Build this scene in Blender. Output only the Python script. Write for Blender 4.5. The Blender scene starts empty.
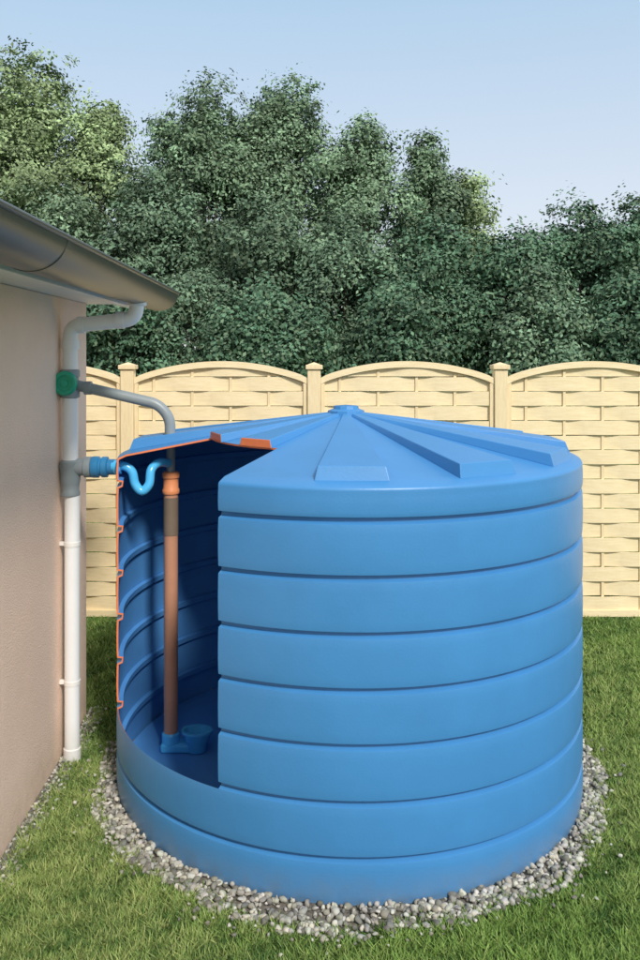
import bpy, bmesh, math, random
import numpy as np
from mathutils import Vector, Matrix
random.seed(4); rng=np.random.default_rng(11)
rad=math.radians
S=bpy.context.scene
HC=2.34; F=830.0; PX0=300.0; PY0=355.0

# ---------------------------------------------------------------- materials
def mat(name,col,rough=.5,metal=0,noise=0,nscale=8,bump=0,bscale=60,spec=.5,dark=None,stretch=None,detail=6,dirt=None):
    m=bpy.data.materials.new(name); m.use_nodes=True
    nt=m.node_tree; b=nt.nodes['Principled BSDF']
    b.inputs['Base Color'].default_value=(*col,1); b.inputs['Roughness'].default_value=rough
    b.inputs['Metallic'].default_value=metal
    b.inputs['Specular IOR Level'].default_value=spec
    tc=nt.nodes.new('ShaderNodeTexCoord'); src=tc.outputs['Object']
    if stretch:
        mp=nt.nodes.new('ShaderNodeMapping'); mp.inputs['Scale'].default_value=stretch
        nt.links.new(src,mp.inputs[0]); src=mp.outputs[0]
    out=None
    if noise or dark:
        n=nt.nodes.new('ShaderNodeTexNoise'); n.inputs['Scale'].default_value=nscale; n.inputs['Detail'].default_value=detail
        n.inputs['Roughness'].default_value=.65
        nt.links.new(src,n.inputs['Vector'])
        r=nt.nodes.new('ShaderNodeValToRGB')
        d=dark if dark else tuple(c*(1-noise) for c in col)
        r.color_ramp.elements[0].position=.3; r.color_ramp.elements[0].color=(*d,1)
        r.color_ramp.elements[1].position=.7; r.color_ramp.elements[1].color=(*col,1)
        nt.links.new(n.outputs['Fac'],r.inputs[0]); out=r.outputs[0]
        nt.links.new(out,b.inputs['Base Color'])
    if dirt:   # soil splash near the ground: (height, colour, amount)
        sp=nt.nodes.new('ShaderNodeSeparateXYZ'); nt.links.new(tc.outputs['Object'],sp.inputs[0])
        n3=nt.nodes.new('ShaderNodeTexNoise'); n3.inputs['Scale'].default_value=14; n3.inputs['Detail'].default_value=6
        nt.links.new(tc.outputs['Object'],n3.inputs['Vector'])
        mr=nt.nodes.new('ShaderNodeMapRange'); mr.inputs[1].default_value=0; mr.inputs[2].default_value=dirt[0]; mr.inputs[3].default_value=1; mr.inputs[4].default_value=0
        nt.links.new(sp.outputs['Z'],mr.inputs[0])
        mu=nt.nodes.new('ShaderNodeMath'); mu.operation='MULTIPLY'; nt.links.new(mr.outputs[0],mu.inputs[0]); nt.links.new(n3.outputs['Fac'],mu.inputs[1])
        mu2=nt.nodes.new('ShaderNodeMath'); mu2.operation='MULTIPLY'; mu2.inputs[1].default_value=dirt[2]; nt.links.new(mu.outputs[0],mu2.inputs[0])
        mx=nt.nodes.new('ShaderNodeMix'); mx.data_type='RGBA'; nt.links.new(mu2.outputs[0],mx.inputs[0])
        if out is not None: nt.links.new(out,mx.inputs[6])
        mx.inputs[7].default_value=(*dirt[1],1); nt.links.new(mx.outputs[2],b.inputs['Base Color'])
    if bump:
        n2=nt.nodes.new('ShaderNodeTexNoise'); n2.inputs['Scale'].default_value=bscale; n2.inputs['Detail'].default_value=5
        nt.links.new(src,n2.inputs['Vector'])
        bp=nt.nodes.new('ShaderNodeBump'); bp.inputs['Strength'].default_value=bump; bp.inputs['Distance'].default_value=.01
        nt.links.new(n2.outputs['Fac'],bp.inputs['Height']); nt.links.new(bp.outputs[0],b.inputs['Normal'])
    return m
def attrmat(name,rough=.6,spec=.3,transl=0):
    m=bpy.data.materials.new(name); m.use_nodes=True; nt=m.node_tree; b=nt.nodes['Principled BSDF']
    a=nt.nodes.new('ShaderNodeAttribute'); a.attribute_name='tint'
    nt.links.new(a.outputs['Color'],b.inputs['Base Color'])
    b.inputs['Roughness'].default_value=rough; b.inputs['Specular IOR Level'].default_value=spec
    return m
M_tank=mat('tank_blue_plastic',(.058,.245,.54),.38,0,noise=.10,nscale=2.5,bump=.06,bscale=90,spec=.45,dirt=(.16,(.16,.17,.15),.9))
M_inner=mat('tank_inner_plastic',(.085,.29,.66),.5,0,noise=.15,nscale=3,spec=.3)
M_cut=mat('cut_edge_orange',(.80,.22,.09),.5,0,noise=.1,nscale=40)
M_stucco=mat('stucco_render',(.95,.715,.57),.9,0,noise=.06,nscale=3,bump=.5,bscale=140,spec=.15,dirt=(.3,(.45,.36,.27),.8))
M_white=mat('white_paint',(.84,.82,.79),.45,0,noise=.05,nscale=5)
M_pvc=mat('white_pvc',(.86,.86,.86),.3,0,noise=.05,nscale=4,dirt=(.25,(.45,.42,.36),.8))
M_grey=mat('grey_pvc',(.27,.31,.33),.4,0,noise=.12,nscale=6)
M_dgrey=mat('dark_grey_fitting',(.13,.15,.16),.4,0,noise=.12,nscale=6)
M_gutter=mat('gutter_zinc',(.115,.12,.105),.34,.45,noise=.2,nscale=3,stretch=(4,.6,4))
M_roof=mat('roof_sheet',(.12,.12,.12),.6,0,noise=.25,nscale=6,bump=.2,bscale=40)
M_green=mat('green_plastic',(.02,.40,.25),.35,0,noise=.08,nscale=10)
M_brown=mat('brown_pipe',(.55,.27,.17),.45,0,noise=.12,nscale=8)
M_brownd=mat('brown_pipe_dark',(.20,.15,.11),.5,0,noise=.12,nscale=8)  # darker grey-brown tone for the upper stretch of the standpipe
M_orange=mat('orange_cap',(.80,.30,.13),.4,0,noise=.08,nscale=8)
M_cyan=mat('light_blue_fitting',(.09,.50,.90),.2,0,noise=.08,nscale=8)
M_conn=mat('blue_connector',(.03,.20,.42),.35,0,noise=.08,nscale=8)
M_wood=mat('fence_wood',(.87,.73,.47),.65,0,dark=(.77,.62,.37),nscale=7,bump=.25,bscale=30,stretch=(1,4,9),spec=.25)
M_woodv=mat('fence_post_wood',(.84,.69,.43),.65,0,dark=(.72,.57,.34),nscale=7,bump=.25,bscale=30,stretch=(9,4,1),spec=.25)
M_bark=mat('bark',(.12,.10,.075),.9,0,noise=.5,nscale=6,bump=.6,bscale=20,stretch=(4,4,1))
M_leaf=attrmat('leaves',.65,.15)
M_blade=attrmat('grass_blades',.6,.2)
M_stone=attrmat('pebbles',.75,.3)
M_gbase=mat('gravel_bed',(.22,.20,.17),.95,0,dark=(.08,.07,.055),nscale=60,bump=.8,bscale=90)

# ---------------------------------------------------------------- helpers
def new_obj(name,verts,faces,mats,parent=None,midx=None,smooth=None):
    me=bpy.data.meshes.new(name); me.from_pydata([tuple(v) for v in verts],[],faces); 
    for m in (mats if isinstance(mats,(list,tuple)) else [mats]): me.materials.append(m)
    if midx is not None: me.polygons.foreach_set('material_index',midx)
    if smooth is not None:
        me.shade_smooth(); me.set_sharp_from_angle(angle=rad(smooth))
    me.update(); o=bpy.data.objects.new(name,me); S.collection.objects.link(o)
    if parent: o.parent=parent
    return o
def empty(name):
    e=bpy.data.objects.new(name,None); e.empty_display_size=.2; S.collection.objects.link(e); return e
def box(name,x0,x1,y0,y1,z0,z1,m,parent=None,bev=0):
    v=[(x,y,z) for x in(x0,x1) for y in(y0,y1) for z in(z0,z1)]
    f=[(0,1,3,2),(4,6,7,5),(0,4,5,1),(2,3,7,6),(0,2,6,4),(1,5,7,3)]
    o=new_obj(name,v,f,m,parent)
    if bev:
        b=o.modifiers.new('b','BEVEL'); b.width=bev; b.segments=2
    return o
def fillet(pts,r,n=8):
    pts=[Vector(p) for p in pts]; out=[pts[0]]
    for i in range(1,len(pts)-1):
        a,b,c=pts[i-1],pts[i],pts[i+1]
        d1=(a-b); d2=(c-b); rr=min(r,d1.length*.49,d2.length*.49)
        p=b+d1.normalized()*rr; q=b+d2.normalized()*rr
        for k in range(n+1):
            t=k/n; out.append((1-t)**2*p+2*t*(1-t)*b+t*t*q)
    out.append(pts[-1]); return out
def catmull(pts,n=8):
    P=[Vector(p) for p in pts]; P=[P[0]*2-P[1]]+P+[P[-1]*2-P[-2]]; out=[]
    for i in range(1,len(P)-2):
        for k in range(n):
            t=k/n
            out.append(.5*((2*P[i])+(-P[i-1]+P[i+1])*t+(2*P[i-1]-5*P[i]+4*P[i+1]-P[i+2])*t*t+(-P[i-1]+3*P[i]-3*P[i+1]+P[i+2])*t**3))
    out.append(P[-2]); return out
def tube_data(pts,radii,seg=24):
    pts=[Vector(p) for p in pts]; n=len(pts)
    if not hasattr(radii,'__len__'): radii=[radii]*n
    V=[];Fs=[]
    t0=(pts[1]-pts[0]).normalized()
    u=t0.orthogonal().normalized()
    for i,p in enumerate(pts):
        if i==0: t=t0
        elif i==n-1: t=(pts[i]-pts[i-1]).normalized() if (pts[i]-pts[i-1]).length>1e-7 else t
        else:
            d=(pts[i+1]-pts[i-1]); t=d.normalized() if d.length>1e-7 else t
        u=(u-t*u.dot(t)).normalized(); w=t.cross(u)
        for k in range(seg):
            a=2*math.pi*k/seg; V.append(p+(u*math.cos(a)+w*math.sin(a))*radii[i])
    for i in range(n-1):
        for k in range(seg):
            k2=(k+1)%seg; Fs.append((i*seg+k,i*seg+k2,(i+1)*seg+k2,(i+1)*seg+k))
    Fs.append(tuple(range(seg))[::-1]); Fs.append(tuple((n-1)*seg+k for k in range(seg)))
    return V,Fs
def tube(name,pts,radii,m,parent=None,seg=28,smooth=40):
    V,Fs=tube_data(pts,radii,seg); return new_obj(name,V,Fs,m,parent,smooth=smooth)
def lathe(name,c,prof,m,parent=None,axis='Z',seg=40,smooth=35,sx=1,sy=1):
    V=[];Fs=[]
    for r,h in prof:
        for k in range(seg):
            a=2*math.pi*k/seg; x,y=r*math.cos(a)*sx,r*math.sin(a)*sy
            if axis=='Z': V.append((c[0]+x,c[1]+y,c[2]+h))
            elif axis=='X': V.append((c[0]+h,c[1]+x,c[2]+y))
            else: V.append((c[0]+x,c[1]-h,c[2]+y))
    n=len(prof)
    for i in range(n-1):
        for k in range(seg):
            k2=(k+1)%seg; Fs.append((i*seg+k,i*seg+k2,(i+1)*seg+k2,(i+1)*seg+k))
    if prof[0][0]>1e-4: Fs.append(tuple(range(seg))[::-1])
    if prof[-1][0]>1e-4: Fs.append(tuple((n-1)*seg+k for k in range(seg)))
    o=new_obj(name,V,Fs,m,parent)
    bm=bmesh.new(); bm.from_mesh(o.data); bmesh.ops.remove_doubles(bm,verts=bm.verts,dist=1e-5); bmesh.ops.recalc_face_normals(bm,faces=bm.faces); bm.to_mesh(o.data); bm.free()
    o.data.shade_smooth(); o.data.set_sharp_from_angle(angle=rad(smooth))
    return o
def fast_mesh(name,verts,faces_flat,nper,col,m,parent=None,smooth=False):
    me=bpy.data.meshes.new(name)
    nv=len(verts); nf=len(faces_flat)//nper
    me.vertices.add(nv); me.vertices.foreach_set('co',np.asarray(verts,dtype=np.float32).ravel())
    me.loops.add(nf*nper); me.loops.foreach_set('vertex_index',np.asarray(faces_flat,dtype=np.int32))
    me.polygons.add(nf); me.polygons.foreach_set('loop_start',np.arange(0,nf*nper,nper,dtype=np.int32))
    if col is not None:
        a=me.attributes.new('tint','FLOAT_COLOR','POINT')
        c=np.ones((nv,4),dtype=np.float32); c[:,:3]=col; a.data.foreach_set('color',c.ravel())
    for mm in (m if isinstance(m,(list,tuple)) else [m]): me.materials.append(mm)
    me.update(calc_edges=True); me.validate()
    if smooth: me.shade_smooth()
    o=bpy.data.objects.new(name,me); S.collection.objects.link(o)
    if parent: o.parent=parent
    return o
def snoise(x,y,seed=0,sc=1.0):
    r=np.random.default_rng(seed); v=np.zeros_like(x)
    for k in range(7):
        a=r.uniform(0,2*np.pi); f=sc*r.uniform(.6,2.6); v=v+np.sin((x*np.cos(a)+y*np.sin(a))*f+r.uniform(0,6.28))/ (1+.3*k)
    return v/3.2

# ---------------------------------------------------------------- water tank
CX,CY,R=.267,4.81,1.30
tank=empty('water_tank')
def pol(r,th,z):
    a=rad(th); return (CX-r*math.sin(a),CY-r*math.cos(a),z)
ZR=1.782; ZA=2.004
gz=[.20,.437,.678,.915,1.152,1.393,1.638]
prof=[(R-.012,0.0),(R-.004,.008)]
def band(z0,z1):
    out=[]
    for t in (0,.05,.2,.5,.8,.95,1):
        out.append((R-.004+.004*math.sin(math.pi*min(1,max(0,t)))**.5, z0+(z1-z0)*t))
    return out
zprev=.02
cut_lo=None
for g in gz:
    prof+=band(zprev,g-.018)
    prof+=[(R-.026,g-.009)]
    prof+=[(R-.030,g+.009)]
    zprev=g+.013
    if abs(g-.437)<1e-6: cut_lo=len(prof)-3
prof+=band(zprev,ZR-.03)[:-1]
for k in range(6):
    a=k/5*rad(80); prof.append((R-.018+.018*math.cos(a)-.002,ZR-.020+.020*math.sin(a)))
roof=[1.25,1.2,1.1,1.0,.9,.78,.6,.4,.2,.05,.0]
def zroof(r): return ZA-(ZA-ZR)*(r/1.3)
cut_hi=None
for r in roof:
    prof.append((r,zroof(r)+.006))
    if r==.78: cut_hi=len(prof)-1
T=.010
inn=[]
for i,(r,z) in enumerate(prof):
    a=prof[max(0,i-1)]; b=prof[min(len(prof)-1,i+1)]
    dr,dz=b[0]-a[0],b[1]-a[1]; l=math.hypot(dr,dz); nr,nz=dz/l,-dr/l
    inn.append((max(0,r-nr*T),max(.01 if i<2 else 0,z-nz*T)))
N=240; TH0=29.0
NP=len(prof)
Vt=[];Ft=[];Mi=[]
for P in (prof,inn):
    for (r,z) in P:
        for j in range(N):
            Vt.append(pol(r,TH0+j*1.5,z))
def vi(s,i,j): return s*NP*N+i*N+(j%N)
def inc(i,j):
    j%=N
    if i<0 or i>=NP-1: return None
    return not (cut_lo<=i<cut_hi and 0<=j<32)
for i in range(NP-1):
    for j in range(N):
        if not inc(i,j): continue
        Ft.append((vi(0,i,j),vi(0,i+1,j),vi(0,i+1,j+1),vi(0,i,j+1))); Mi.append(0)
        Ft.append((vi(1,i,j),vi(1,i,j+1),vi(1,i+1,j+1),vi(1,i+1,j))); Mi.append(1)
        if inc(i+1,j) is False: Ft.append((vi(0,i+1,j),vi(1,i+1,j),vi(1,i+1,j+1),vi(0,i+1,j+1))); Mi.append(2)
        if inc(i-1,j) is False: Ft.append((vi(0,i,j),vi(0,i,j+1),vi(1,i,j+1),vi(1,i,j))); Mi.append(2)
        if inc(i,j+1) is False: Ft.append((vi(0,i,j+1),vi(0,i+1,j+1),vi(1,i+1,j+1),vi(1,i,j+1))); Mi.append(2)
        if inc(i,j-1) is False: Ft.append((vi(0,i,j),vi(1,i,j),vi(1,i+1,j),vi(0,i+1,j))); Mi.append(2)
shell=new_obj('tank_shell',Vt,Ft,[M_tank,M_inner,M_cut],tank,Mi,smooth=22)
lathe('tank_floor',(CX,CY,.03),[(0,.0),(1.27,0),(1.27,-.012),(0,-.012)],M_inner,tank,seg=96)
def rib(th,r0,r1,hw,cutend=False):
    V=[];Fs=[]
    nr=6
    def w(r): return rad(hw)*r*.93+.006
    for k in range(nr+1):
        r=r0+(r1-r0)*k/nr
        base=zroof(r)+.003
        hh=.018+.042*(r-.1)/1.1
        for s,z,ww in((-1,base,w(r)+.012),(-1,base+hh,w(r)),(1,base+hh,w(r)),(1,base,w(r)+.012)):
            a=rad(th)
            x=CX-r*math.sin(a)+s*ww*math.cos(a); y=CY-r*math.cos(a)-s*ww*math.sin(a)
            V.append((x,y,z))
    if not cutend:
        r=r1+.022; base=zroof(r)-.004; a=rad(th)
        for s,z in((-1,base),(-1,base+.010),(1,base+.010),(1,base)):
            ww=w(r)+.012
            V.append((CX-r*math.sin(a)+s*ww*math.cos(a),CY-r*math.cos(a)-s*ww*math.sin(a),z))
        nr+=1
    for k in range(nr):
        for q in range(4):
            q2=(q+1)%4; Fs.append((k*4+q,k*4+q2,(k+1)*4+q2,(k+1)*4+q))
    Fs.append((0,3,2,1)); e=nr*4; Fs.append((e,e+1,e+2,e+3))
    mi=[0]*len(Fs)
    if cutend: mi[-1]=1
    o=new_obj('roof_rib',V,Fs,[M_tank,M_cut],tank,mi)
    bm=bmesh.new(); bm.from_mesh(o.data); bmesh.ops.recalc_face_normals(bm,faces=bm.faces); bm.to_mesh(o.data); bm.free()
    b=o.modifiers.new('b','BEVEL'); b.width=.004; b.segments=2; b.limit_method='ANGLE'; b.angle_limit=rad(25)
for th in (2,-28,-58,-88,-118,-148,-178,-208,-238): rib(th,.10,1.215,7.2)
for th in (39,68): rib(th,.10,.785,7.2,True)
rib(92,.10,1.215,5.5)
lathe('roof_cap',(CX,CY,ZA-.02),[(.11,0),(.105,.035),(.075,.045),(.07,.062),(.0,.068)],M_tank,tank,seg=12,smooth=20)
SX,SY=-.755,4.85
lathe('overflow_standpipe',(SX,SY,.09),[(.041,0),(.041,1.47)],M_brown,tank)
lathe('standpipe_dark_band',(SX,SY,1.29),[(.0435,0),(.0435,.22)],M_brownd,tank)  # darker grey-brown band around the upper standpipe, just proud of it
lathe('standpipe_cap',(SX,SY,1.53),[(.0,0),(.047,0),(.05,.008),(.05,.025),(.044,.035),(.044,.09),(.051,.095),(.051,.12),(.04,.13),(0,.13)],M_orange,tank)
lathe('vent_pipe_end',(SX,SY,1.655),[(.026,0),(.026,.18)],M_grey,tank)
def P48(px,py,Y=4.8): return ((px-PX0)/F*Y,Y,HC-(py-PY0)/F*Y)
sp=catmull([P48(112,467,4.62),P48(124,466,4.62),P48(132,472,4.62),P48(135,484,4.62),P48(142,491,4.62),P48(149,484,4.63),P48(151,470,4.65),P48(158,463,4.7),P48(168,463,4.8)])
tube('inlet_siphon',sp,.025,M_cyan,tank)
lathe('siphon_collar',P48(118,467,4.62),[(.028,-.02),(.038,-.02),(.038,.018),(.028,.018)],M_cyan,tank,axis='X')
box('inlet_foot',SX-.055,SX+.13,SY-.05,SY+.05,.031,.085,M_cyan,tank,.014)
lathe('inlet_socket',(SX,SY,.08),[(.052,0),(.052,.05),(.042,.06)],M_cyan,tank)
r=.072;h=.125
lathe('calming_bowl',(SX+.155,SY-.02,.035),[(0,0),(r*.62,0),(r*.7,.01),(r*.78,h*.45),(r*.85,h*.5),(r*.98,h-.014),(r+.010,h-.012),(r+.010,h),(r-.006,h),(r*.7,.03),(0,.03)],M_cyan,tank,seg=40,sx=1.12,sy=.9)

# ---------------------------------------------------------------- house
house=empty('house'); WX=-1.39; WY=5.395; Y0=-4.0
XR=-5.4; tanp=math.tan(rad(17))
xe=-1.0; ze=2.80
def zr(x): return ze+(xe-x)*tanp if x>XR else ze+(xe-XR)*tanp-(XR-x)*tanp
XL=2*XR-WX
V=[(WX,Y0,0),(WX,WY,0),(WX,Y0,2.672),(WX,WY,2.672),(XL,Y0,0),(XL,WY,0),(XL,Y0,2.672),(XL,WY,2.672),(XR,Y0,zr(XR)-.08),(XR,WY,zr(XR)-.08)]
Fw=[(0,1,3,2),(5,4,6,7),(1,5,7,9,3),(4,0,2,8,6)]
new_obj('walls',V,Fw,M_stucco,house)
xl=2*XR-xe
t=.05
Vr=[];ys=(Y0-.2,5.52)
for y in ys:
    for x in (xe,XR,xl): Vr+= [(x,y,zr(x)),(x,y,zr(x)-t)]
Fr=[(0,2,8,6),(2,4,10,8),(1,7,9,3),(3,9,11,5),(0,6,7,1),(4,5,11,10),(0,1,3,2),(2,3,5,4),(6,8,9,7),(8,10,11,9)]
new_obj('roof',Vr,Fr,M_roof,house)
box('fascia_board',-1.14,-1.085,Y0-.2,5.50,2.69,2.768,M_white,house,.003)
box('lower_fascia_trim',-1.165,-1.10,Y0-.2,5.485,2.655,2.687,M_white,house,.003)
box('soffit',-1.60,-1.143,Y0-.2,5.49,2.675,2.70,M_white,house)
Vb=[]
for y in (5.47,5.50):
    for x in (-1.15,XR): Vb+=[(x,y,zr(x)-t-.003),(x,y,max(2.70,zr(x)-t-.15) if x<-2 else 2.703)]
new_obj('barge_board',Vb,[(0,1,3,2),(4,6,7,5),(0,2,6,4),(1,5,7,3),(0,4,5,1),(2,3,7,6)],M_white,house)
def gutter():
    gx,gz_,r=-.945,2.752,.132
    V=[];Fs=[];n=20
    ys=[Y0-.2,5.55]
    for y in ys:
        for k in range(n+1):
            a=math.pi*k/n
            V.append((gx+r*math.cos(a),y,gz_-r*math.sin(a)*.9))
        for k in range(n+1):
            a=math.pi*(n-k)/n
            V.append((gx+(r-.006)*math.cos(a),y,gz_-(r-.006)*math.sin(a)*.9))
    m=2*(n+1)
    for k in range(m):
        k2=(k+1)%m; Fs.append((k,k2,m+k2,m+k))
    Fs.append(tuple(m+k for k in range(n+1)))
    Fs.append(tuple(range(n+1)))
    new_obj('gutter',V,Fs,M_gutter,house,smooth=40)
    tube('gutter_bead',[(gx+r,ys[0],gz_),(gx+r,ys[1],gz_)],.011,M_gutter,house)
    for yj in (.4,2.9):   # lapped joints between gutter lengths
        pts=[(gx+(r+.002)*math.cos(a),gz_-(r+.002)*.9*math.sin(a)) for a in np.linspace(0,math.pi,20)]
        VV=[];FF=[]
        for yy,e in ((yj,-.002),(yj+.001,.003),(yj+.059,.003),(yj+.06,-.002)):
            for a in np.linspace(0,math.pi,20): VV.append((gx+(r+e)*math.cos(a),yy,gz_-(r+e)*.9*math.sin(a)))
        for q in range(3):
            for k in range(19): FF.append((q*20+k,q*20+k+1,(q+1)*20+k+1,(q+1)*20+k))
        new_obj('gutter_joint',VV,FF,M_gutter,house)
gutter()

# ---------------------------------------------------------------- downpipe
dp=empty('rain_downpipe')
PX,PY=-1.318,4.80
def Z(py): return HC-(py-PY0)/F*4.8
top=fillet([P48(137,292),P48(136,319),P48(70,326),P48(70,392)],.07,10)
tube('swan_neck',top,.043,M_pvc,dp)
lathe('outlet_collar',P48(137,300),[(.0,.03),(.052,.03),(.055,.02),(.055,-.03),(.048,-.035)][::-1],M_pvc,dp)
ec=P48(133,318)
lathe('elbow_socket',(ec[0]-.07,4.8,ec[2]-.012),[(.043,-.025),(.05,-.025),(.05,.02),(.043,.02)],M_pvc,dp,axis='X')
lathe('neck_socket',(PX+.05,PY,Z(325)),[(.043,-.02),(.05,-.02),(.05,.022),(.043,.022)],M_pvc,dp,axis='X')
lathe('lower_neck_socket',(PX-.01,PY,Z(345)),[(.043,-.025),(.051,-.025),(.051,.03),(.043,.03)],M_pvc,dp)
lathe('pipe_upper',(PX-.012,PY,Z(462)),[(.0445,0),(.0445,Z(360)-Z(462))],M_pvc,dp)
lathe('diverter_body',(PX-.012,PY,Z(398)),[(.046,0),(.056,.006),(.056,.045),(.05,.05),(.05,.12),(.056,.125),(.056,.16),(.046,.166)],M_grey,dp)
lathe('diverter_knob',(PX-.025,PY-.045,Z(383)),[(.0,0),(.066,0),(.07,.006),(.07,.024),(.062,.032),(.046,.032),(.044,.022),(.022,.022),(.02,.03),(0,.03)],M_green,dp,axis='Y')
branch=fillet([P48(72,384),P48(84,387),P48(158,404),P48(170,418),P48(170,446)],.09,12)
tube('overflow_branch',branch,.031,M_grey,dp)
lathe('branch_collar',P48(88,388),[(.031,-.02),(.039,-.02),(.039,.02),(.031,.02)],M_grey,dp,axis='X')
lathe('branch_foot',P48(170,437),[(.031,-.02),(.04,-.02),(.04,.02),(.031,.02)],M_dgrey,dp)
lathe('tee_body',(PX-.01,PY,Z(496)),[(.0445,0),(.054,.004),(.056,.02),(.05,.035),(.052,.07),(.058,.1),(.058,.17),(.06,.175),(.06,.20),(.052,.205),(.0445,.21)],M_grey,dp)
zt=Z(467)
lathe('tee_branch',(PX,PY,zt),[(.05,0),(.05,.07),(.06,.075),(.06,.11),(.05,.115)],M_grey,dp,axis='X')
lathe('tee_plug',(PX-.055,PY,zt),[(.0,-.012),(.03,-.012),(.035,0),(.035,.03)],M_grey,dp,axis='X')
lathe('tank_connector',(PX+.115,PY,zt),[(.045,0),(.06,0),(.062,.01),(.062,.04),(.052,.045),(.052,.055),(.06,.06),(.06,.09),(.045,.095),(.045,.19)],M_conn,dp,axis='X')
lathe('pipe_lower',(PX,PY,.0),[(.044,0),(.044,Z(494))],M_pvc,dp)
lathe('pipe_shoe',(PX,PY,.0),[(.05,0),(.05,.07),(.044,.075)],M_pvc,dp)
for z in (1.25,.45):
    box('clip_stem',WX+.001,PX-.04,PY-.012,PY+.012,z-.01,z+.01,M_white,dp)
    lathe('pipe_clip',(PX,PY,z),[(.044,-.012),(.047,-.012),(.047,.012),(.044,.012)],M_white,dp)

# ---------------------------------------------------------------- fence
FY=7.385; PITCH=1.655; X0=(128-PX0)/F*FY
fence=empty('garden_fence')
def arch(u): return 2.115+.15*(math.sin(math.pi*u)**.75)
def panel(xa,xb):
    W=xb-xa; V=[];Fs=[]
    rows=17; z0=.07; rh=(2.28-z0)/rows; nseg=64; nb=4.5
    for r in range(rows):
        za=z0+r*rh; zb=za+rh-.005+random.uniform(-.003,.002)
        st=len(V)
        jx=random.uniform(-.003,.003); tilt=random.uniform(-.004,.004)
        for k in range(nseg+1):
            u=k/nseg; x=xa+W*u
            s=math.sin(math.pi*nb*u+math.pi*(r%2))
            s=math.copysign(abs(s)**.8,s)
            y=FY-.0125*s+jx
            lim=arch(u)-.01
            a=min(za+tilt*(u-.5),lim); b=min(zb+tilt*(u-.5),lim)
            V+= [(x,y-.005,a),(x,y-.005,b),(x,y+.005,b),(x,y+.005,a)]
        for k in range(nseg):
            for q in range(4):
                q2=(q+1)%4; Fs.append((st+k*4+q,st+k*4+q2,st+(k+1)*4+q2,st+(k+1)*4+q))
    new_obj('woven_slats',V,Fs,M_wood,fence)
    for i in range(9):
        u=(i+.5)/4.5
        if u>=1: break
        x=xa+W*u; box('batten',x-.012,x+.012,FY-.006,FY+.006,.05,arch(u)-.02,M_woodv,fence)
    V=[];Fs=[];n=32
    for k in range(n+1):
        u=k/n; x=xa+W*u; z=arch(u)
        V+=[(x,FY-.035,z-.035),(x,FY-.035,z+.02),(x,FY+.035,z+.02),(x,FY+.035,z-.035)]
    for k in range(n):
        for q in range(4):
            q2=(q+1)%4; Fs.append((k*4+q,k*4+q2,(k+1)*4+q2,(k+1)*4+q))
    Fs+=[(0,3,2,1),(n*4,n*4+1,n*4+2,n*4+3)]
    new_obj('arched_rail',V,Fs,M_wood,fence,smooth=30)
    box('bottom_rail',xa,xb,FY-.03,FY+.03,.02,.075,M_wood,fence)
    box('stile',xa+.001,xa+.035,FY-.031,FY+.031,.022,2.09,M_woodv,fence)
    box('stile',xb-.035,xb-.001,FY-.031,FY+.031,.022,2.09,M_woodv,fence)
for i in range(-5,8):
    xp=X0+i*PITCH
    box('post',xp-.058,xp+.058,FY-.058,FY+.058,0,2.21,M_woodv,fence,.006)
    box('post_cap',xp-.075,xp+.075,FY-.075,FY+.075,2.212,2.252,M_woodv,fence,.006)
    c=2.254
    new_obj('post_finial',[(xp-.06,FY-.06,c),(xp+.06,FY-.06,c),(xp+.06,FY+.06,c),(xp-.06,FY+.06,c),(xp,FY,c+.022)],[(0,1,4),(1,2,4),(2,3,4),(3,0,4),(3,2,1,0)],M_woodv,fence)
    if i<7: panel(xp+.06,xp+PITCH-.06)

# ---------------------------------------------------------------- ground
gm=mat('lawn_soil',(.12,.18,.05),.95,0,dark=(.06,.10,.025),nscale=5,bump=.6,bscale=60,spec=.1,detail=10)
v=[(-300,-100,0),(300,-100,0),(300,500,0),(-300,500,0)]
new_obj('ground',v,[(0,1,2,3)],gm)
def ring_out(th): return 1.40+.05*np.cos(th)+.018*np.sin(3*th+1)+.02*np.sin(7*th+.4)+.012*np.sin(17*th)
V=[];Fs=[]
for k in range(120):
    a=2*math.pi*k/120
    for r in (1.2,float(ring_out(a))-.03): V.append((CX-r*math.sin(a),CY-r*math.cos(a),.004))
for k in range(120):
    k2=(k+1)%120; Fs.append((2*k,2*k2,2*k2+1,2*k+1))
grav=empty('gravel')
new_obj('gravel_bed',V,Fs,M_gbase,grav)
new_obj('wall_gravel_bed',[(WX,1.5,.004),(WX+.08,1.5,.004),(WX+.08,WY+.1,.004),(WX,WY+.1,.004)],[(0,1,2,3)],M_gbase,grav)
bm=bmesh.new(); bmesh.ops.create_icosphere(bm,subdivisions=2,radius=1); tv=np.array([v.co[:] for v in bm.verts]); tf=np.array([[v.index for v in f.verts] for f in bm.faces]); bm.free()
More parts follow.
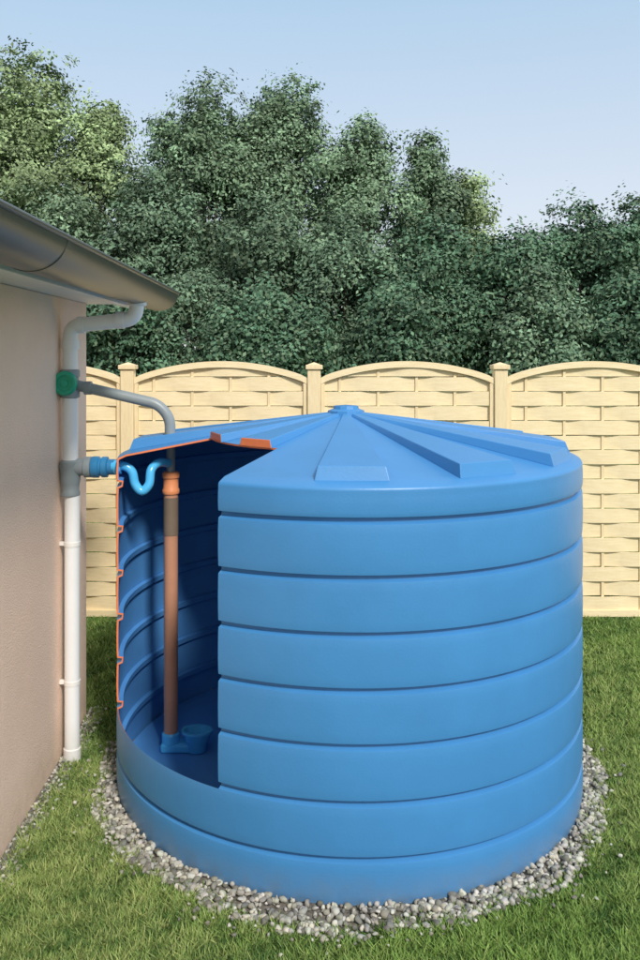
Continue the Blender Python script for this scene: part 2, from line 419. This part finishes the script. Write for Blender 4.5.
def stones(name,xs,ys,zs,sz):
    n=len(xs); nv=len(tv)
    pert=1+.28*np.sin(tv[None,:,0]*rng.uniform(1,4,(n,1))+rng.uniform(0,6,(n,1)))*np.sin(tv[None,:,1]*rng.uniform(1,4,(n,1))+rng.uniform(0,6,(n,1)))+.06*rng.standard_normal((n,nv))
    P=tv[None]*pert[...,None]*(sz[:,None,None]*rng.uniform(.55,1.15,(n,1,3)))
    a=rng.uniform(0,6.28,n); b=rng.uniform(-.5,.5,n)
    ca,sa=np.cos(a)[:,None],np.sin(a)[:,None]; cb,sb=np.cos(b)[:,None],np.sin(b)[:,None]
    x,y,z=P[...,0],P[...,1],P[...,2]*.75
    y,z=y*cb-z*sb,y*sb+z*cb
    x,y=x*ca-y*sa,x*sa+y*ca
    P=np.stack([x+xs[:,None],y+ys[:,None],z+zs[:,None]],-1).reshape(-1,3)
    Fc=(tf[None]+(np.arange(n)*nv)[:,None,None]).ravel()
    g=.12+.42*rng.uniform(0,1,n)**1.2; c=np.stack([g*rng.uniform(.98,1.09,n),g,g*rng.uniform(.80,.95,n)],-1)
    fast_mesh(name,P,Fc,3,np.repeat(c,nv,0),M_stone,grav)
n=4600
th=rng.uniform(0,2*np.pi,n); ro=ring_out(th); u=rng.uniform(0,1,n)
r=1.295+(ro-1.295+.02)*u**.9
sz=rng.uniform(.007,.019,n)
stones('ring_pebbles',CX-r*np.sin(th),CY-r*np.cos(th),sz*.5+rng.uniform(0,.016,n),sz)
n=1000
stones('wall_pebbles',WX+.01+.11*rng.uniform(0,1,n)**1.5,rng.uniform(2.2,WY+.1,n),rng.uniform(.003,.015,n),rng.uniform(.006,.012,n))
n=320
th=rng.uniform(0,2*np.pi,n); r=ring_out(th)+np.abs(rng.normal(0,.06,n)); sz=rng.uniform(.006,.013,n)
stones('stray_pebbles',CX-r*np.sin(th),CY-r*np.cos(th),sz*.6+.012,sz)

def grass(name,n,xr,yr,hh,ww):
    x=rng.uniform(*xr,n); y=rng.uniform(*yr,n)
    dx=x-CX; dy=y-CY; rr=np.hypot(dx,dy); th=np.arctan2(-dx,-dy)
    keep=(rr>ring_out(th)-.02+rng.normal(0,.03,n))&~((x<WX+.06+rng.normal(0,.03,n))&(y<WY+.05))
    x=x[keep];y=y[keep]; n=len(x)
    pn=snoise(x,y,3,2.2); pn2=snoise(x,y,5,9); pn3=snoise(x,y,8,26); pn4=snoise(x,y,12,55)
    h=hh*rng.uniform(.45,1.2,n)*(1+.25*pn2+.35*pn3+.35*pn4); w=ww*rng.uniform(.7,1.3,n)
    a=rng.uniform(0,6.28,n); la=rng.uniform(0,6.28,n)+2*pn4; lean=rng.uniform(.2,1.4,n)*h
    V=np.zeros((n,3,3))
    V[:,0]=np.stack([x-np.cos(a)*w/2,y-np.sin(a)*w/2,np.zeros(n)],-1)
    V[:,1]=np.stack([x+np.cos(a)*w/2,y+np.sin(a)*w/2,np.zeros(n)],-1)
    V[:,2]=np.stack([x+np.cos(la)*lean,y+np.sin(la)*lean,h],-1)
    A=np.array([.22,.37,.08]); B=np.array([.50,.53,.21]); D=np.array([.065,.15,.035])
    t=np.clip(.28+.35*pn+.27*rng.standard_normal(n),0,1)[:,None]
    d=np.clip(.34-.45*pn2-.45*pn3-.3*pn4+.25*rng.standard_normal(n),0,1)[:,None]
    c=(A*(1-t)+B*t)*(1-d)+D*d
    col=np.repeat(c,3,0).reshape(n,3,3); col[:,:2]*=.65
    return V.reshape(-1,3),col.reshape(-1,3)
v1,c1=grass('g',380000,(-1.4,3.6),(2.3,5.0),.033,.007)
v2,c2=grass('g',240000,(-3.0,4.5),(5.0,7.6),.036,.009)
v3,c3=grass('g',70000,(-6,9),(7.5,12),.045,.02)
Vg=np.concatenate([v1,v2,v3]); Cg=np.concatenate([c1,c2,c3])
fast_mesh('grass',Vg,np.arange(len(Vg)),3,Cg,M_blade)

# ---------------------------------------------------------------- trees
def tree(name,x,y,h,rx,cb,nl,tint,leaf=.15,nlobe=26,shape=1.0,seed=0):
    g=np.random.default_rng(seed)
    cz=(h+cb)/2; rz=(h-cb)/2
    d=g.standard_normal((nlobe,3)); d/=np.linalg.norm(d,axis=1)[:,None]
    f=g.uniform(.35,.85,nlobe)[:,None]
    lc=d*f
    lc[0]=(0,0,.70); lc[1]=(.2,0,.48); lc[2]=(-.25,-.1,.42)
    tp=np.clip(1.15-.55*shape*(lc[:,2]+.2),.35,1.2)
    lr=g.uniform(.18,.38,nlobe)
    L=np.stack([x+lc[:,0]*rx*tp,y+lc[:,1]*rx*tp,cz+lc[:,2]*rz],-1)
    lrm=lr*min(rx,rz)*1.05
    ncl=nlobe*24
    li=g.integers(0,nlobe,ncl); e=g.standard_normal((ncl,3)); e/=np.linalg.norm(e,axis=1)[:,None]
    C=L[li]+e*(lrm[li]*g.uniform(.4,1.35,ncl))[:,None]*np.array([1,1,1.0])
    cr=g.uniform(.12,.38,ncl)
    ci=g.integers(0,ncl,nl)
    P=C[ci]+g.standard_normal((nl,3))*(cr[ci]*.68)[:,None]*np.array([1.15,1.15,.8])
    k=P[:,2]>cb*.6; P=P[k]; ci=ci[k]; n=len(P)
    nrm=P-L[li[ci]]; nrm/=np.linalg.norm(nrm,axis=1)[:,None]+1e-6
    nrm=nrm*.95+g.standard_normal((n,3))*.5+np.array([0,-.12,.45]); nrm/=np.linalg.norm(nrm,axis=1)[:,None]
    a=np.cross(nrm,g.standard_normal((n,3))); a/=np.linalg.norm(a,axis=1)[:,None]+1e-6
    b=np.cross(nrm,a)
    s=leaf*g.uniform(.55,1.25,n)[:,None]
    V=np.stack([P-a*s*.5,P-b*s*.28,P+a*s*.5,P+b*s*.28],1).reshape(-1,3)
    base=np.array(tint)*g.uniform(.85,1.12)
    ctv=g.uniform(.6,1.45,ncl)[ci]*g.uniform(.75,1.25,n)*(g.uniform(.6,1.35,nlobe)[li[ci]])
    c=base[None]*ctv[:,None]
    warm=g.uniform(0,1,n)[:,None]**3; c=c*(1-warm*.4)+np.array([.28,.34,.20])*warm*.4
    leafcol=np.repeat(c,4,0)
    root=empty(name)
    fast_mesh('crown',V,np.arange(len(V)),4,leafcol,M_leaf,root)
    TV=[];TF=[]
    def add(pts,rd,seg=8):
        v,f=tube_data(pts,rd,seg); o=len(TV); TV.extend(v); TF.extend([tuple(i+o for i in q) for q in f])
    tr=.018*h
    add([(x,y,-.05),(x+.05,y,h*.25),(x-.08,y+.05,h*.5),(x,y,h*.72)],[tr,tr*.75,tr*.45,tr*.1],12)
    for q in range(0,nlobe):
        z0=min(max(L[q][2]*.55,cb*.7),h*.6); 
        p0=Vector((x,y,z0)); p2=Vector(L[q]); pm=(p0+p2)/2+Vector((g.normal(0,.15),g.normal(0,.15),-.2))
        add([p0,pm,p2],[tr*.35,tr*.2,tr*.05],6)
        for w in range(3):
            cand=np.where(li==q)[0]
            if len(cand)==0: continue
            add([p2,Vector(C[g.choice(cand)])],[tr*.06,tr*.02],5)
    new_obj('trunk',TV,TF,M_bark,root)
    return root
def tx(px,Y): return (px-PX0)/F*Y
def tz(py,Y): return HC+(PY0-py)/F*Y
G1=(.165,.255,.155); G2=(.125,.205,.13); G3=(.235,.315,.155); G4=(.07,.14,.085)
specs=[
 (20,38,80,27,2.5,50000,G3),(98,92,62,27.5,2.5,38000,G3),(205,72,80,28,2.5,52000,G1),(290,62,80,28.5,2.5,56000,G1),(250,100,60,28,3.5,26000,G1),
 (362,108,60,28,2.0,36000,G1),(428,132,50,28.5,2.0,30000,G1),(468,162,42,29,2.0,22000,G3),
 (150,165,75,24.5,1.2,38000,G2),(55,190,75,24,1.2,34000,G1),(255,190,72,24,1.2,36000,G2),(340,210,64,23.5,1.0,34000,G2),
 (430,222,72,23,.8,36000,G4),(505,228,66,22.5,.8,34000,G4),(578,198,60,24,.8,34000,G4),(640,192,60,24,.8,34000,G4),(725,195,75,25,.8,20000,G4),
 (-70,60,85,27,2.0,24000,G1),(-150,90,85,27,1.5,14000,G1),(810,170,90,27,1.0,14000,G2),(540,262,50,21,.5,20000,G2),(400,275,55,21,.5,20000,G4),(130,285,70,21,.5,22000,G4),(195,270,60,22,.4,22000,G2),(270,290,70,21,.5,22000,G4),(30,290,60,21,.5,12000,G4),(630,270,60,21,.5,20000,G4)]
for i,(px,py,rp,Y,cb,nl,tn) in enumerate(specs):
    tree('broadleaf_tree',tx(px,Y),Y,tz(py,Y)+.25,rp/F*Y*1.0,cb,nl,tn,leaf=.145 if Y>26 else .135,nlobe=36 if rp>60 else 26,seed=100+i,shape=1.0 if py<180 else .4)

# ---------------------------------------------------------------- light, sky, camera
EL=42; AZ=156
sx,sy,sz_=math.sin(rad(AZ))*math.cos(rad(EL)),math.cos(rad(AZ))*math.cos(rad(EL)),math.sin(rad(EL))
sl=bpy.data.lights.new('sun','SUN'); sl.energy=3.5; sl.angle=rad(9); sl.color=(1,.95,.87)
so=bpy.data.objects.new('sun',sl); S.collection.objects.link(so)
so.rotation_euler=Vector((sx,sy,sz_)).to_track_quat('Z','Y').to_euler()
W=bpy.data.worlds.new('World'); S.world=W; W.use_nodes=True
nt=W.node_tree; bg=nt.nodes['Background']; bg.inputs[1].default_value=.15
sk=nt.nodes.new('ShaderNodeTexSky'); sk.sky_type='NISHITA'; sk.sun_disc=False
sk.sun_elevation=rad(EL); sk.sun_rotation=rad(AZ); sk.air_density=1.0; sk.dust_density=2.0; sk.ozone_density=1.0
tc=nt.nodes.new('ShaderNodeTexCoord'); sp_=nt.nodes.new('ShaderNodeSeparateXYZ'); nt.links.new(tc.outputs['Generated'],sp_.inputs[0])
cr=nt.nodes.new('ShaderNodeValToRGB'); nt.links.new(sp_.outputs['Z'],cr.inputs[0])
E=cr.color_ramp.elements
E[0].position=.0; E[0].color=(.98,.98,.96,1); E[1].position=.75; E[1].color=(.90,.94,1.0,1)
e=E.new(.15); e.color=(.82,.88,.97,1); e=E.new(.40); e.color=(.52,.73,.94,1)
vm=nt.nodes.new('ShaderNodeVectorMath'); vm.operation='SCALE'; vm.inputs['Scale'].default_value=6.5; nt.links.new(cr.outputs[0],vm.inputs[0])
mx=nt.nodes.new('ShaderNodeMix'); mx.data_type='RGBA'; mx.inputs[0].default_value=.8
nt.links.new(sk.outputs[0],mx.inputs[6]); nt.links.new(vm.outputs[0],mx.inputs[7]); nt.links.new(mx.outputs[2],bg.inputs[0])
S.view_settings.view_transform='Standard'; S.view_settings.look='None'; S.view_settings.exposure=0
cam=bpy.data.cameras.new('camera'); co=bpy.data.objects.new('camera',cam); S.collection.objects.link(co)
co.location=(0,0,HC); co.rotation_euler=(rad(90),0,0)
cam.sensor_fit='VERTICAL'; cam.sensor_height=36; cam.sensor_width=24; cam.lens=F/960*36
cam.shift_x=(320-PX0)/960; cam.shift_y=-(480-PY0)/960
cam.clip_end=2000; cam.clip_start=.05
S.camera=co
